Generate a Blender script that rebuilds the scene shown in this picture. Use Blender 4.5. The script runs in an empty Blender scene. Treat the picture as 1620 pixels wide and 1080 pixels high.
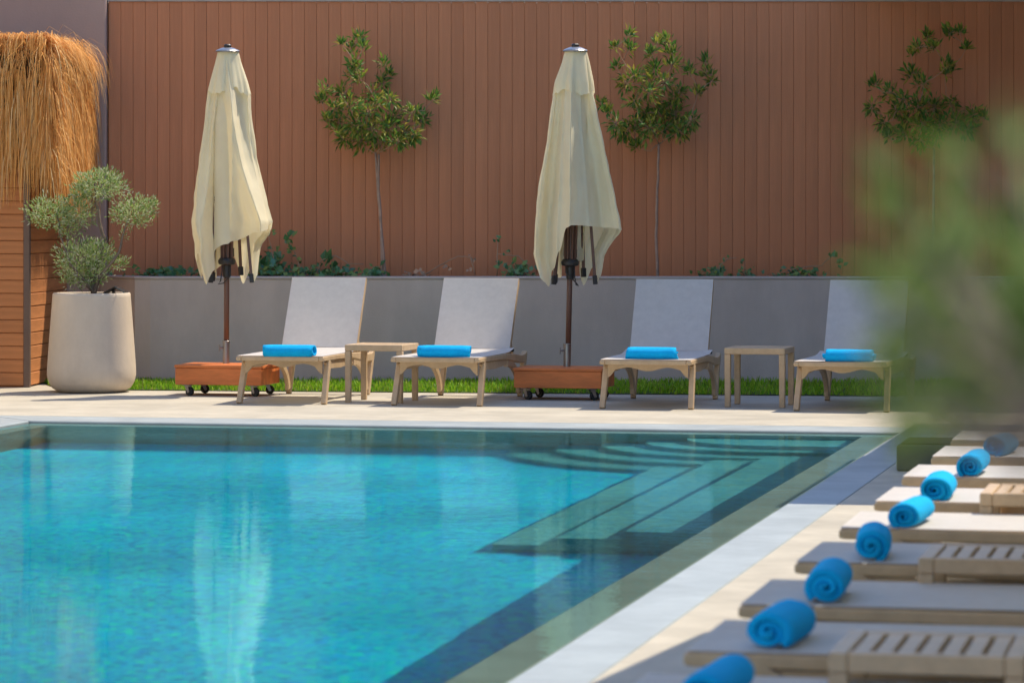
import bpy, math, random
from mathutils import Vector, Matrix, noise
random.seed(7)
sc = bpy.context.scene
COL = sc.collection
R = math.radians
PI = math.pi

# ------------------------------------------------------------------ camera
F, H, HY, TH = 5500.0, 1.3, 329.0, R(12)      # focal length and horizon in photograph pixels
cd = bpy.data.cameras.new('camera'); cam = bpy.data.objects.new('camera', cd); COL.objects.link(cam)
cam.location = (0, 0, H); cam.rotation_euler = (R(90), 0, TH)
cd.sensor_width = 36; cd.lens = 36 * F / 1620; cd.shift_y = -(540 - HY) / 1620
cd.clip_start = .05; cd.clip_end = 600
cd.dof.use_dof = True; cd.dof.focus_distance = 22.8; cd.dof.aperture_fstop = 6.2
sc.camera = cam
# ------------------------------------------------------------------ sky, sun, exposure
SUN_EL, SUN_AZ = R(59), R(46.5)                # azimuth from +X towards +Y
SKY, SUN, EXPO = .15, 2.85, 1.05
w = bpy.data.worlds.new('World'); sc.world = w; w.use_nodes = True
sky = w.node_tree.nodes.new('ShaderNodeTexSky'); sky.sky_type = 'NISHITA'; sky.sun_disc = False
sky.ozone_density = 5; sky.dust_density = .4; sky.sun_elevation = SUN_EL; sky.sun_rotation = PI / 2 - SUN_AZ
w.node_tree.links.new(sky.outputs[0], w.node_tree.nodes['Background'].inputs[0])
w.node_tree.nodes['Background'].inputs[1].default_value = SKY
sl = bpy.data.lights.new('sun', 'SUN'); sl.energy = SUN; sl.angle = R(.53); sl.color = (1, .88, .70)
so = bpy.data.objects.new('sun', sl); COL.objects.link(so)
SD = Vector((math.cos(SUN_EL) * math.cos(SUN_AZ), math.cos(SUN_EL) * math.sin(SUN_AZ), math.sin(SUN_EL)))
so.rotation_euler = SD.to_track_quat('Z', 'Y').to_euler(); so.location = (0, 0, 30)
sl.cycles.is_caustics_light = True             # sunlight reaches the pool floor through the water
sc.view_settings.view_transform = 'Standard'; sc.view_settings.look = 'None'
sc.view_settings.exposure = EXPO; sc.view_settings.gamma = 1
sc.cycles.use_denoising = True
sc.cycles.max_bounces = 10; sc.cycles.transmission_bounces = 8; sc.cycles.transparent_max_bounces = 8
sc.cycles.sample_clamp_indirect = 6

# ------------------------------------------------------------------ places
cs, sn = math.cos(TH), math.sin(TH)
def CF(u, d, z=0): return Vector((u * cs - d * sn, u * sn + d * cs, z))        # right / forward of the camera stand
def P(px, py, z=0):
    d = F * (H - z) / (py - HY); return CF((px - 810) / F * d, d, z)
def Q(px, py, d): return CF((px - 810) / F * d, d, H - (py - HY) / F * d)

# ------------------------------------------------------------------ materials
def mat(name, col, rough=.6, var=.12, scale=6, bump=0, bscale=60, stretch=None, spec=.3, col2=None, hue=0, bdist=.01, sheen=0, detail=4, stain=0, stain_scale=(1.2, 1.2, .35)):
    m = bpy.data.materials.new(name); m.use_nodes = True; nt = m.node_tree; N = nt.nodes; L = nt.links
    b = N['Principled BSDF']; b.inputs['Roughness'].default_value = rough; b.inputs['Specular IOR Level'].default_value = spec
    if sheen: b.inputs['Sheen Weight'].default_value = sheen
    tc = N.new('ShaderNodeTexCoord'); src = tc.outputs['Object']
    if stretch:
        mp = N.new('ShaderNodeMapping'); mp.inputs['Scale'].default_value = stretch; L.new(src, mp.inputs[0]); src = mp.outputs[0]
    nz = N.new('ShaderNodeTexNoise'); nz.inputs['Scale'].default_value = scale; nz.inputs['Detail'].default_value = detail; nz.inputs['Roughness'].default_value = .62
    L.new(src, nz.inputs['Vector'])
    rp = N.new('ShaderNodeValToRGB'); rp.color_ramp.elements[0].position = .3; rp.color_ramp.elements[1].position = .7
    c2 = col2 or tuple(min(1, c * (1 + var)) for c in col); c1 = col if col2 else tuple(c * (1 - var) for c in col)
    rp.color_ramp.elements[0].color = (*c1, 1); rp.color_ramp.elements[1].color = (*c2, 1)
    L.new(nz.outputs[0], rp.inputs[0])
    last = rp.outputs[0]
    if hue:                                     # each piece a little different
        oi = N.new('ShaderNodeObjectInfo'); hs = N.new('ShaderNodeHueSaturation')
        mr = N.new('ShaderNodeMapRange'); mr.inputs[3].default_value = 1 - hue; mr.inputs[4].default_value = 1 + hue
        L.new(oi.outputs['Random'], mr.inputs[0]); L.new(mr.outputs[0], hs.inputs['Value']); L.new(last, hs.inputs['Color']); last = hs.outputs[0]
    if stain:                                   # blotches, runs and splash marks
        ms = N.new('ShaderNodeMapping'); ms.inputs['Scale'].default_value = stain_scale; ms.inputs['Rotation'].default_value = (.1, .15, .4); L.new(tc.outputs['Object'], ms.inputs[0])
        ns = N.new('ShaderNodeTexNoise'); ns.inputs['Scale'].default_value = 3; ns.inputs['Detail'].default_value = 8; ns.inputs['Roughness'].default_value = .7; L.new(ms.outputs[0], ns.inputs['Vector'])
        mr2 = N.new('ShaderNodeMapRange'); mr2.inputs[1].default_value = .40; mr2.inputs[2].default_value = .62; mr2.inputs[3].default_value = 1 - stain; mr2.inputs[4].default_value = 1 + stain * .3; L.new(ns.outputs[0], mr2.inputs[0])
        h2 = N.new('ShaderNodeHueSaturation'); L.new(last, h2.inputs['Color']); L.new(mr2.outputs[0], h2.inputs['Value']); last = h2.outputs[0]
    L.new(last, b.inputs['Base Color'])
    if bump:
        n2 = N.new('ShaderNodeTexNoise'); n2.inputs['Scale'].default_value = bscale; n2.inputs['Detail'].default_value = 5; L.new(src, n2.inputs['Vector'])
        bp = N.new('ShaderNodeBump'); bp.inputs['Strength'].default_value = bump; bp.inputs['Distance'].default_value = bdist
        L.new(n2.outputs[0], bp.inputs['Height']); L.new(bp.outputs[0], b.inputs['Normal'])
    return m
def leafmat(name, cols, rough=.45, trans=.25, spec=.35):
    m = bpy.data.materials.new(name); m.use_nodes = True; nt = m.node_tree; N = nt.nodes; L = nt.links
    b = N['Principled BSDF']; b.inputs['Roughness'].default_value = rough; b.inputs['Specular IOR Level'].default_value = spec
    g = N.new('ShaderNodeNewGeometry'); rp = N.new('ShaderNodeValToRGB'); rp.color_ramp.interpolation = 'LINEAR'
    e = rp.color_ramp.elements
    while len(e) < len(cols): e.new(.5)
    for i, c in enumerate(cols): e[i].position = i / (len(cols) - 1); e[i].color = (*c, 1)
    L.new(g.outputs['Random Per Island'], rp.inputs[0]); L.new(rp.outputs[0], b.inputs['Base Color'])
    t = N.new('ShaderNodeBsdfTranslucent'); L.new(rp.outputs[0], t.inputs[0])
    mx = N.new('ShaderNodeMixShader'); mx.inputs[0].default_value = trans
    L.new(b.outputs[0], mx.inputs[1]); L.new(t.outputs[0], mx.inputs[2]); L.new(mx.outputs[0], N['Material Output'].inputs[0])
    return m
def mosaic(name, cols, tile=.025, rough=.35):
    m = bpy.data.materials.new(name); m.use_nodes = True; nt = m.node_tree; N = nt.nodes; L = nt.links
    b = N['Principled BSDF']; b.inputs['Roughness'].default_value = rough; b.inputs['Specular IOR Level'].default_value = .2
    tc = N.new('ShaderNodeTexCoord'); wn = N.new('ShaderNodeTexVoronoi'); wn.inputs['Scale'].default_value = 1 / tile; L.new(tc.outputs['Object'], wn.inputs['Vector'])
    sp = N.new('ShaderNodeSeparateColor'); L.new(wn.outputs['Color'], sp.inputs[0])
    rp = N.new('ShaderNodeValToRGB'); e = rp.color_ramp.elements
    while len(e) < len(cols): e.new(.5)
    for i, c in enumerate(cols): e[i].position = i / (len(cols) - 1); e[i].color = (*c, 1)
    L.new(sp.outputs[0], rp.inputs[0])
    nz = N.new('ShaderNodeTexNoise'); nz.inputs['Scale'].default_value = .9; nz.inputs['Detail'].default_value = 4; L.new(tc.outputs['Object'], nz.inputs['Vector'])
    mr = N.new('ShaderNodeMapRange'); mr.inputs[1].default_value = .3; mr.inputs[2].default_value = .7; mr.inputs[3].default_value = .82; mr.inputs[4].default_value = 1.15
    L.new(nz.outputs[0], mr.inputs[0])
    hs = N.new('ShaderNodeHueSaturation'); L.new(rp.outputs[0], hs.inputs['Color']); L.new(mr.outputs[0], hs.inputs['Value'])
    L.new(hs.outputs[0], b.inputs['Base Color'])
    return m

M = {}
M['deck'] = mat('deck_stone', (.455, .415, .335), .75, .10, 2.2, .15, 40, stain=.14, stain_scale=(.7, .7, .7))
M['coping'] = mat('coping_stone', (.335, .375, .385), .55, .08, 2.5, .1, 50, stain=.12, stain_scale=(1, 1, 1))
M['rim'] = mat('wet_rim_stone', (.27, .30, .245), .45, .16, 3, .1, 30)
M['poolwall'] = mosaic('pool_wall_tile', [(.30, .27, .21), (.46, .40, .32), (.38, .35, .29)], .04)
M['poolfloor'] = mosaic('pool_floor_mosaic', [(.0, .31, .53), (.0, .52, .75), (.0, .68, .74), (.0, .41, .88), (.0, .80, .58), (.0, .54, .80), (.0, .38, .64), (.0, .63, .82)], .03)
M['step'] = mosaic('pool_step_mosaic', [(.05, .28, .31), (.12, .40, .36), (.05, .33, .39), (.18, .45, .34)], .03)
M['fence'] = mat('fence_board', (.58, .232, .108), .55, .08, 1.2, .25, 30, (8, 8, .5), .3, hue=.07, stain=.10, stain_scale=(6, 6, .25))
M['fenceback'] = mat('fence_backing', (.42, .16, .07), .8)
M['cap'] = mat('fence_cap', (.42, .36, .31), .6)
M['tallwall'] = mat('plaster_mauve', (.44, .31, .26), .85, .08, 1.2, .15, 60)
M['planter'] = mat('plaster_grey', (.54, .465, .425), .85, .07, 1.5, .2, 80, stain=.07)
M['plantercap'] = mat('plaster_cap', (.48, .42, .39), .8, .06)
M['soil'] = mat('soil', (.07, .05, .035), .95, .3, 12, .8, 30, bdist=.03)
M['plank'] = mat('hut_plank', (.56, .225, .085), .6, .16, 3, .3, 30, (.6, 1, 9), .25, hue=.07)
M['post'] = mat('hut_post', (.165, .11, .085), .6, .1, 4)
M['thatch'] = leafmat('thatch_straw', [(.46, .20, .045), (.82, .42, .12), (.94, .53, .18), (.64, .29, .07), (.96, .72, .36)], .7, .25, .15)
M['thatchbase'] = mat('thatch_under', (.10, .05, .02), .9, .3, 30)
M['pot'] = mat('pot_concrete', (.60, .51, .405), .85, .05, 3, .35, 45, bdist=.004, stain=.06, stain_scale=(2, 2, .8))
M['olive'] = leafmat('olive_leaf', [(.10, .17, .05), (.24, .35, .09), (.42, .50, .20), (.56, .58, .40), (.34, .46, .08)], .45, .28)
M['foreleaf'] = leafmat('foreground_leaf', [(.025, .055, .01), (.06, .11, .015), (.18, .27, .05), (.34, .40, .12), (.04, .08, .015)], .6, .25, .15)
M['bark'] = mat('olive_bark', (.20, .15, .11), .85, .3, 20, .5, 60)
M['paletrunk'] = mat('pale_trunk', (.40, .27, .20), .8, .25, 14, .3, 40)
M['laurel'] = leafmat('laurel_leaf', [(.06, .15, .03), (.10, .22, .04), (.14, .28, .05), (.28, .34, .05), (.44, .36, .07), (.08, .18, .06)], .5, .3, .25)
M['ivy'] = leafmat('ivy_leaf', [(.05, .16, .06), (.09, .24, .09), (.22, .30, .07), (.08, .24, .17)], .4, .2, .4)
M['drystem'] = mat('dry_stem', (.42, .27, .17), .8, .2)
M['grass'] = leafmat('grass_blade', [(.12, .32, .012), (.24, .50, .02), (.40, .60, .04), (.17, .40, .015), (.34, .36, .09)], .5, .35)
M['turf'] = mat('turf_soil', (.06, .10, .02), .95, .3, 20)
M['resin'] = mat('lounger_resin', (.55, .395, .24), .5, .05, 8, .08, 80, spec=.35, stain=.12, stain_scale=(4, 4, 4))
M['sling'] = mat('sling_fabric', (.69, .66, .63), .8, .05, 20, .25, 500, bdist=.002, sheen=.1)
M['canvas'] = mat('umbrella_canvas', (.98, .885, .635), .85, .04, 5, .12, 300, bdist=.002, sheen=.15)
M['pole'] = mat('pole_brown', (.13, .062, .042), .4, .15, 8, spec=.5)
M['black'] = mat('black_plastic', (.02, .017, .016), .45, .1, spec=.5)
M['steel'] = mat('steel_tube', (.30, .29, .29), .35, .1); M['steel'].node_tree.nodes['Principled BSDF'].inputs['Metallic'].default_value = .8
M['basewood'] = mat('umbrella_base_wood', (.66, .19, .05), .45, .14, 2, .1, 30, (1, 9, 9), .4, stain=.22, stain_scale=(1, 5, 5))
M['rubber'] = mat('castor_rubber', (.03, .03, .03), .7)
M['towel'] = mat('blue_towel', (.0, .48, 1.0), .95, .10, 30, .9, 420, bdist=.006)
M['solar'] = mat('solar_glass', (.03, .045, .05), .12, .1, spec=.6)
M['building'] = mat('building_render', (.45, .43, .42), .85, .06, .5)
M['cream'] = mat('cream_render', (.76, .61, .43), .85, .06, .5)
M['glass'] = mat('window_glass', (.03, .04, .05), .08, .1, spec=.7)
M['darkplanter'] = mat('dark_planter', (.12, .125, .09), .8, .15, 4, .2, 40)

# canvas is thin: a little light comes through
for k, t in (('canvas', .4), ('sling', .3)):
    nt = M[k].node_tree; N = nt.nodes; b = N['Principled BSDF']
    tr = N.new('ShaderNodeBsdfTranslucent'); mx = N.new('ShaderNodeMixShader'); mx.inputs[0].default_value = t
    nt.links.new(b.inputs['Base Color'].links[0].from_socket, tr.inputs[0])
    nt.links.new(b.outputs[0], mx.inputs[1]); nt.links.new(tr.outputs[0], mx.inputs[2]); nt.links.new(mx.outputs[0], N['Material Output'].inputs[0])

# ------------------------------------------------------------------ mesh helpers
class MB:
    def __init__(s): s.v = []; s.f = []
    def add(s, vs, fs):
        k = len(s.v); s.v += [tuple(p) for p in vs]; s.f += [tuple(i + k for i in f) for f in fs]; return s
    def box(s, a, b, mt=None):
        vs = [Vector((x, y, z)) for z in (a[2], b[2]) for y in (a[1], b[1]) for x in (a[0], b[0])]
        if mt: vs = [mt @ p for p in vs]
        return s.add(vs, [(0, 2, 3, 1), (4, 5, 7, 6), (0, 1, 5, 4), (2, 6, 7, 3), (0, 4, 6, 2), (1, 3, 7, 5)])
    def bar(s, p, q, wx, wy, side=Vector((1, 0, 0)), wx2=None, wy2=None):
        """rectangular bar from p to q; wx along side, wy across"""
        p = Vector(p); q = Vector(q); t = (q - p).normalized(); a = (side - t * side.dot(t)).normalized(); b = t.cross(a)
        vs = []
        for c, i, j in ((p, wx, wy), (q, wx2 or wx, wy2 or wy)):
            vs += [c + a * (sx * i / 2) + b * (sy * j / 2) for sx, sy in ((-1, -1), (1, -1), (1, 1), (-1, 1))]
        return s.add(vs, [(3, 2, 1, 0), (4, 5, 6, 7), (0, 1, 5, 4), (1, 2, 6, 5), (2, 3, 7, 6), (3, 0, 4, 7)])
    def tube(s, pts, rad, n=8, cap=True):
        pts = [Vector(p) for p in pts]
        if not hasattr(rad, '__len__'): rad = [rad] * len(pts)
        rings = []; ref = Vector((.31, .52, .79))
        for i, p in enumerate(pts):
            t = (pts[min(i + 1, len(pts) - 1)] - pts[max(i - 1, 0)]).normalized()
            a = t.cross(ref)
            if a.length < .1: a = t.cross(Vector((1, 0, 0)))
            a.normalize(); b = t.cross(a)
            rings.append([p + (a * math.cos(2 * PI * k / n) + b * math.sin(2 * PI * k / n)) * rad[i] for k in range(n)])
        vs = [p for r in rings for p in r]; fs = []
        for i in range(len(rings) - 1):
            for k in range(n): fs.append((i * n + k, i * n + (k + 1) % n, (i + 1) * n + (k + 1) % n, (i + 1) * n + k))
        if cap: fs += [tuple(range(n - 1, -1, -1)), tuple((len(rings) - 1) * n + k for k in range(n))]
        return s.add(vs, fs)
    def loft(s, rings, closed=True, cap=False):
        n = len(rings[0]); vs = [p for r in rings for p in r]; fs = []
        for i in range(len(rings) - 1):
            for k in range(n if closed else n - 1):
                fs.append((i * n + k, i * n + (k + 1) % n, (i + 1) * n + (k + 1) % n, (i + 1) * n + k))
        if cap: fs += [tuple(range(n - 1, -1, -1)), tuple((len(rings) - 1) * n + k for k in range(n))]
        return s.add(vs, fs)
    def prism(s, poly, ax, a, b):
        """polygon (pairs) extruded along axis ax from a to b; quads strip when poly is two chains"""
        def pt(p, h): return {'x': (h, p[0], p[1]), 'y': (p[0], h, p[1]), 'z': (p[0], p[1], h)}[ax]
        n = len(poly); vs = [pt(p, a) for p in poly] + [pt(p, b) for p in poly]
        return s.add(vs, [tuple(range(n - 1, -1, -1)), tuple(range(n, 2 * n))] + [(k, (k + 1) % n, n + (k + 1) % n, n + k) for k in range(n)])
    def leaf(s, p, d, nrm, l, wd, fold=.25):
        d = d.normalized(); a = d.cross(nrm)
        if a.length < 1e-3: a = d.cross(Vector((.3, .5, .8)))
        a.normalize(); nn = a.cross(d)
        vs = [p, p + d * l * .45 + a * wd / 2 + nn * wd * fold, p + d * l - nn * l * .08, p + d * l * .45 - a * wd / 2 + nn * wd * fold, p + d * l * .5]
        return s.add(vs, [(0, 1, 4), (1, 2, 4), (2, 3, 4), (3, 0, 4)])
    def build(s, name, m, parent=None, smooth=False, bevel=0, recalc=True, seg=1, sub=0):
        import bmesh
        me = bpy.data.meshes.new(name); me.from_pydata(s.v, [], s.f)
        if recalc:
            bm = bmesh.new(); bm.from_mesh(me); bmesh.ops.recalc_face_normals(bm, faces=bm.faces); bm.to_mesh(me); bm.free()
        me.materials.append(M[m])
        if smooth: me.polygons.foreach_set('use_smooth', [True] * len(me.polygons))
        o = bpy.data.objects.new(name, me); COL.objects.link(o); o.parent = parent
        if bevel:
            md = o.modifiers.new('edges', 'BEVEL'); md.width = bevel; md.segments = seg; md.limit_method = 'ANGLE'; md.angle_limit = R(40)
        if sub:
            md = o.modifiers.new('smooth', 'SUBSURF'); md.levels = sub; md.render_levels = sub
        return o
def tag(o, label=None, cat=None, group=None, kind=None):
    if label: o['label'] = label
    if cat: o['category'] = cat
    if group: o['group'] = group
    if kind: o['kind'] = kind
    return o
def empty(name, loc=(0, 0, 0), rz=0):
    o = bpy.data.objects.new(name, None); COL.objects.link(o); o.location = loc; o.rotation_euler = (0, 0, rz); o.empty_display_size = .1
    return o
def copy_tree(o, parent=None):
    c = o.copy(); COL.objects.link(c); c.parent = parent
    for ch in list(o.children): copy_tree(ch, c)
    return c
def under(o): o.cycles.is_caustics_receiver = True; return o
rnd = random.uniform
def rdir():
    while True:
        v = Vector((rnd(-1, 1), rnd(-1, 1), rnd(-1, 1)))
        if .05 < v.length < 1: return v.normalized()

# ================================================================== ground, pool
PX0, PX1, PY0, PY1 = -7.12, -2.19, -6.0, 20.0         # inside of the pool walls
RIMW = .17; SLOT = .022
OX0, OX1, OY1 = PX0 - RIMW, PX1 + RIMW, PY1 + RIMW      # outer edge of the rim
OY0 = PY0 - RIMW
CX0, CX1, CY1, CY0 = OX0 - SLOT - .48, OX1 + SLOT + .225, OY1 + SLOT + .48, OY0 - SLOT - .4
big = 250
g = MB(); a, b, c, d_ = CX0 - .003, CX1 + .003, CY0, CY1 + .003
vs = [(-big, -big, 0), (big, -big, 0), (big, big, 0), (-big, big, 0), (a, c, 0), (b, c, 0), (b, d_, 0), (a, d_, 0)]
g.add(vs, [(0, 1, 5, 4), (1, 2, 6, 5), (2, 3, 7, 6), (3, 0, 4, 7)])
g.add([(a, c, 0), (b, c, 0), (b, d_, 0), (a, d_, 0), (a, c, -.3), (b, c, -.3), (b, d_, -.3), (a, d_, -.3)], [(0, 1, 5, 4), (1, 2, 6, 5), (2, 3, 7, 6), (3, 0, 4, 7)])
deck = tag(g.build('deck', 'deck', recalc=False), 'pale beige stone deck around the pool', kind='structure')

pool = tag(empty('pool'), 'turquoise overflow pool with corner steps', kind='structure')
# coping: four mitred slabs, each a few mm short of the next
def quad_slab(pts, z0, z1):
    m = MB(); m.add([(x, y, z0) for x, y in pts] + [(x, y, z1) for x, y in pts], [(3, 2, 1, 0), (4, 5, 6, 7), (0, 1, 5, 4), (1, 2, 6, 5), (2, 3, 7, 6), (3, 0, 4, 7)]); return m
ix0, ix1, iy1, iy0 = OX0 - SLOT, OX1 + SLOT, OY1 + SLOT, OY0 - SLOT
j = .004
quad_slab([(ix0 + j, iy1), (ix1 - j, iy1), (CX1 - j, CY1), (CX0 + j, CY1)], -.09, 0).build('coping_slab', 'coping', pool, bevel=.006)
quad_slab([(ix0, iy0 + j), (ix0, iy1 - j), (CX0, CY1 - j), (CX0, CY0 + j)], -.09, 0).build('coping_slab', 'coping', pool, bevel=.006)
quad_slab([(ix1, iy0 + j), (CX1, CY0 + j), (CX1, CY1 - j), (ix1, iy1 - j)], -.09, 0).build('coping_slab', 'coping', pool, bevel=.006)
quad_slab([(ix0 + j, iy0), (CX0 + j, CY0), (CX1 - j, CY0), (ix1 - j, iy0)], -.09, 0).build('coping_slab', 'coping', pool, bevel=.006)
# rim under a film of water
RZ = -.034
under(quad_slab([(OX0, PY1 + j), (OX1, PY1 + j), (OX1, OY1), (OX0, OY1)], -.3, RZ).build('rim', 'rim', pool))
under(quad_slab([(OX0, OY0), (PX0, OY0), (PX0, PY1), (OX0, PY1)], -.3, RZ).build('rim', 'rim', pool))
under(quad_slab([(PX1, OY0), (OX1, OY0), (OX1, PY1), (PX1, PY1)], -.3, RZ).build('rim', 'rim', pool))
DEP = 1.38
m = MB(); e = .002
m.add([(PX0 + e, PY0, -DEP), (PX1 - e, PY0, -DEP), (PX1 - e, PY1 - e, -DEP), (PX0 + e, PY1 - e, -DEP), (PX0 + e, PY0, RZ - e), (PX1 - e, PY0, RZ - e), (PX1 - e, PY1 - e, RZ - e), (PX0 + e, PY1 - e, RZ - e)],
      [(4, 5, 1, 0), (5, 6, 2, 1), (6, 7, 3, 2), (7, 4, 0, 3)])
under(m.build('pool_wall', 'poolwall', pool, recalc=False))
m = MB(); m.add([(PX0, PY0, -DEP + e), (PX1, PY0, -DEP + e), (PX1, PY1, -DEP + e), (PX0, PY1, -DEP + e)], [(0, 1, 2, 3)])
under(m.build('pool_floor', 'poolfloor', pool, recalc=False))
# slot floor under the overflow gap
m = MB(); m.box((OX0 - .1, OY1 + .001, -.32), (OX1 + .1, OY1 + .1, -.2)); m.box((OX1 + .001, OY0, -.32), (OX1 + .1, OY1, -.2)); m.box((OX0 - .1, OY0, -.32), (OX0 - .001, OY1, -.2))
m.build('overflow_channel', 'black', pool)
# corner steps: five curved treads and three straight ones
lev = [1.16, .95, .74, .52, .30]; rad = [1.62, 1.34, 1.07, .82, .58]; ccx, ccy = -2.62, PY1 - .02
for k, (dz, rr) in enumerate(zip(lev, rad)):
    ring = [(ccx + rr * math.cos(t), ccy + rr * math.sin(t) * (.97)) for t in [PI + PI / 2 * q / 26 for q in range(27)]]
    ring += [(PX1 - .004, ccy - rr * .97), (PX1 - .004, ccy)]
    m = MB(); n = len(ring); z0, z1 = -DEP + .004 * (k + 1), -dz
    m.add([(x, y, z0) for x, y in ring] + [(x, y, z1) for x, y in ring], [tuple(range(n, 2 * n))] + [(q, (q + 1) % n, n + (q + 1) % n, n + q) for q in range(n)])
    under(m.build('curved_step', 'step', pool))
for k, xe in enumerate((-3.17, -2.89, -2.60)):
    m = MB(); m.box((xe, 14.5 + .012 * k, -DEP + .03 + .004 * k), (PX1 - .006, 18.9, -(1.12, .84, .55)[k] - .004)); under(m.build('straight_step', 'step', pool))
# water
m = MB(); nx, ny = 1, 1
for iy in range(ny + 1):
    for ix in range(nx + 1): m.v.append((OX0 + (OX1 - OX0) * ix / nx, OY0 + (OY1 - OY0) * iy / ny, -.014))
for iy in range(ny):
    for ix in range(nx):
        q = iy * (nx + 1) + ix; m.f.append((q, q + 1, q + nx + 2, q + nx + 1))
wm = bpy.data.materials.new('pool_water'); wm.use_nodes = True; nt = wm.node_tree; N = nt.nodes; L = nt.links; N.clear(); M['water'] = wm
out = N.new('ShaderNodeOutputMaterial'); tc = N.new('ShaderNodeTexCoord')
def nz(scale, det, stretch=(1, 1, 1)):
    mp = N.new('ShaderNodeMapping'); mp.inputs['Scale'].default_value = stretch; mp.inputs['Rotation'].default_value = (.61, .37, .83); L.new(tc.outputs['Object'], mp.inputs[0])
    n = N.new('ShaderNodeTexNoise'); n.inputs['Scale'].default_value = scale; n.inputs['Detail'].default_value = det; L.new(mp.outputs[0], n.inputs['Vector']); return n.outputs[0]
n1 = nz(1.6, 2); n2 = nz(20, 3, (.55, 1.2, 1)); n3 = nz(.32, 2)
# breeze: ripples grow towards the far right part of the pool
mr = N.new('ShaderNodeMapRange'); mr.inputs[1].default_value = .42; mr.inputs[2].default_value = .68; mr.inputs[3].default_value = .25; mr.inputs[4].default_value = 1.0; L.new(n3, mr.inputs[0])
sx = N.new('ShaderNodeSeparateXYZ'); L.new(tc.outputs['Object'], sx.inputs[0])
my = N.new('ShaderNodeMapRange'); my.inputs[1].default_value = 13; my.inputs[2].default_value = 20; my.inputs[3].default_value = 1; my.inputs[4].default_value = 3.4; L.new(sx.outputs[1], my.inputs[0])
m0 = N.new('ShaderNodeMath'); m0.operation = 'MULTIPLY'; L.new(mr.outputs[0], m0.inputs[0]); L.new(my.outputs[0], m0.inputs[1])
mu = N.new('ShaderNodeMath'); mu.operation = 'MULTIPLY'; L.new(n2, mu.inputs[0]); L.new(m0.outputs[0], mu.inputs[1])
b1 = N.new('ShaderNodeBump'); b1.inputs['Strength'].default_value = 1; b1.inputs['Distance'].default_value = .0022; L.new(n1, b1.inputs['Height'])
b2 = N.new('ShaderNodeBump'); b2.inputs['Strength'].default_value = 1; b2.inputs['Distance'].default_value = .0016; L.new(mu.outputs[0], b2.inputs['Height']); L.new(b1.outputs[0], b2.inputs['Normal'])
rf = N.new('ShaderNodeBsdfRefraction'); rf.inputs['IOR'].default_value = 1.333; rf.inputs['Roughness'].default_value = 0; rf.inputs['Color'].default_value = (.84, .97, 1, 1)
gl = N.new('ShaderNodeBsdfGlossy'); gl.inputs['Roughness'].default_value = .01; gl.inputs['Color'].default_value = (.46, .92, 1, 1)
fr = N.new('ShaderNodeFresnel'); fr.inputs['IOR'].default_value = 1.333
mn = N.new('ShaderNodeMath'); mn.operation = 'MINIMUM'; mn.inputs[1].default_value = .48; L.new(fr.outputs[0], mn.inputs[0])
mx = N.new('ShaderNodeMixShader'); L.new(mn.outputs[0], mx.inputs[0]); L.new(rf.outputs[0], mx.inputs[1]); L.new(gl.outputs[0], mx.inputs[2])
for s_ in (rf, gl): L.new(b2.outputs[0], s_.inputs['Normal'])
L.new(mx.outputs[0], out.inputs[0])
water = tag(m.build('water', 'water', smooth=True, recalc=False), 'clear turquoise pool water with small ripples', kind='structure')
water.cycles.is_caustics_caster = True

# ================================================================== fence, walls, planting bed (parallel to the picture plane)
WD, FD = 25.9, 26.55
frame = Matrix.Rotation(TH, 4, 'Z')
def cambox(mb, u0, u1, d0, d1, z0, z1): return mb.box((u0, d0, z0), (u1, d1, z1), frame)
fu0 = (172 - 810) / F * FD
FTOP = H + 326 / F * FD
fence = tag(empty('board_fence', CF(fu0, FD), TH), 'tall terracotta fence of narrow vertical boards behind the planting bed', 'fence')
bw = 19.35 / F * FD
bm_ = MB(); h_ = bw - .0012; cch = .002
prof = [(0, .02), (0, cch), (cch, 0), (h_ - cch, 0), (h_, cch), (h_, .02)]
bm_.prism(prof, 'z', .55, FTOP)
b0 = bm_.build('board', 'fence', fence)
nb = 92
for i in range(1, nb):
    o = b0.copy(); COL.objects.link(o); o.location = (i * bw, rnd(-.0015, .0015), 0)
MB().box((-.01, .022, .5), (nb * bw, .06, FTOP - .01)).build('backing', 'fenceback', fence)
MB().box((-.01, -.012, FTOP + .001), (nb * bw, .075, FTOP + .05)).build('cap_rail', 'cap', fence)
# tall plastered wall left of it
m = MB(); m.box((-4, -.08, 0), (-.012, .3, 4.2)); tw = m.build('tall_wall', 'tallwall', None, bevel=.01)
tw.location = CF(fu0, FD); tw.rotation_euler.z = TH
tag(tw, 'tall mauve plastered wall behind the thatched hut', 'wall')
# planting bed wall; its left end bends back
WTOP = H - (437.5 - HY) / F * WD
pw = empty('planter_wall', CF(0, WD), TH); tag(pw, 'long low grey plastered retaining wall behind the far loungers', 'wall')
uL = (238 - 810) / F * WD; uE = (160 - 810) / F * (WD + .55); uR = 4.9
m = MB()
pl = [(uR, 0), (uL, 0), (uL - .12, .03), (uE, .5), (uE + .08, .6), (uL, .16), (uR, .16)]
m.prism(pl, 'z', 0, WTOP - .022); m.build('wall', 'planter', pw)
m = MB(); pl2 = [(uR, -.006), (uL - .002, -.006), (uL - .124, .024), (uE - .006, .495), (uE + .08, .606), (uL, .166), (uR, .166)]
m.prism(pl2, 'z', WTOP - .02, WTOP); m.build('wall_cap', 'plantercap', pw, bevel=.004)
m = MB(); m.prism([(uR, .168), (uL, .168), (uL - .1, .3), (uL - .1, FD - WD - .003), (uR, FD - WD - .003)], 'z', .3, WTOP - .06)
so_ = m.build('soil', 'soil', None); so_.location = CF(0, WD); so_.rotation_euler.z = TH; tag(so_, 'dark soil in the planting bed', kind='structure')
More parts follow.
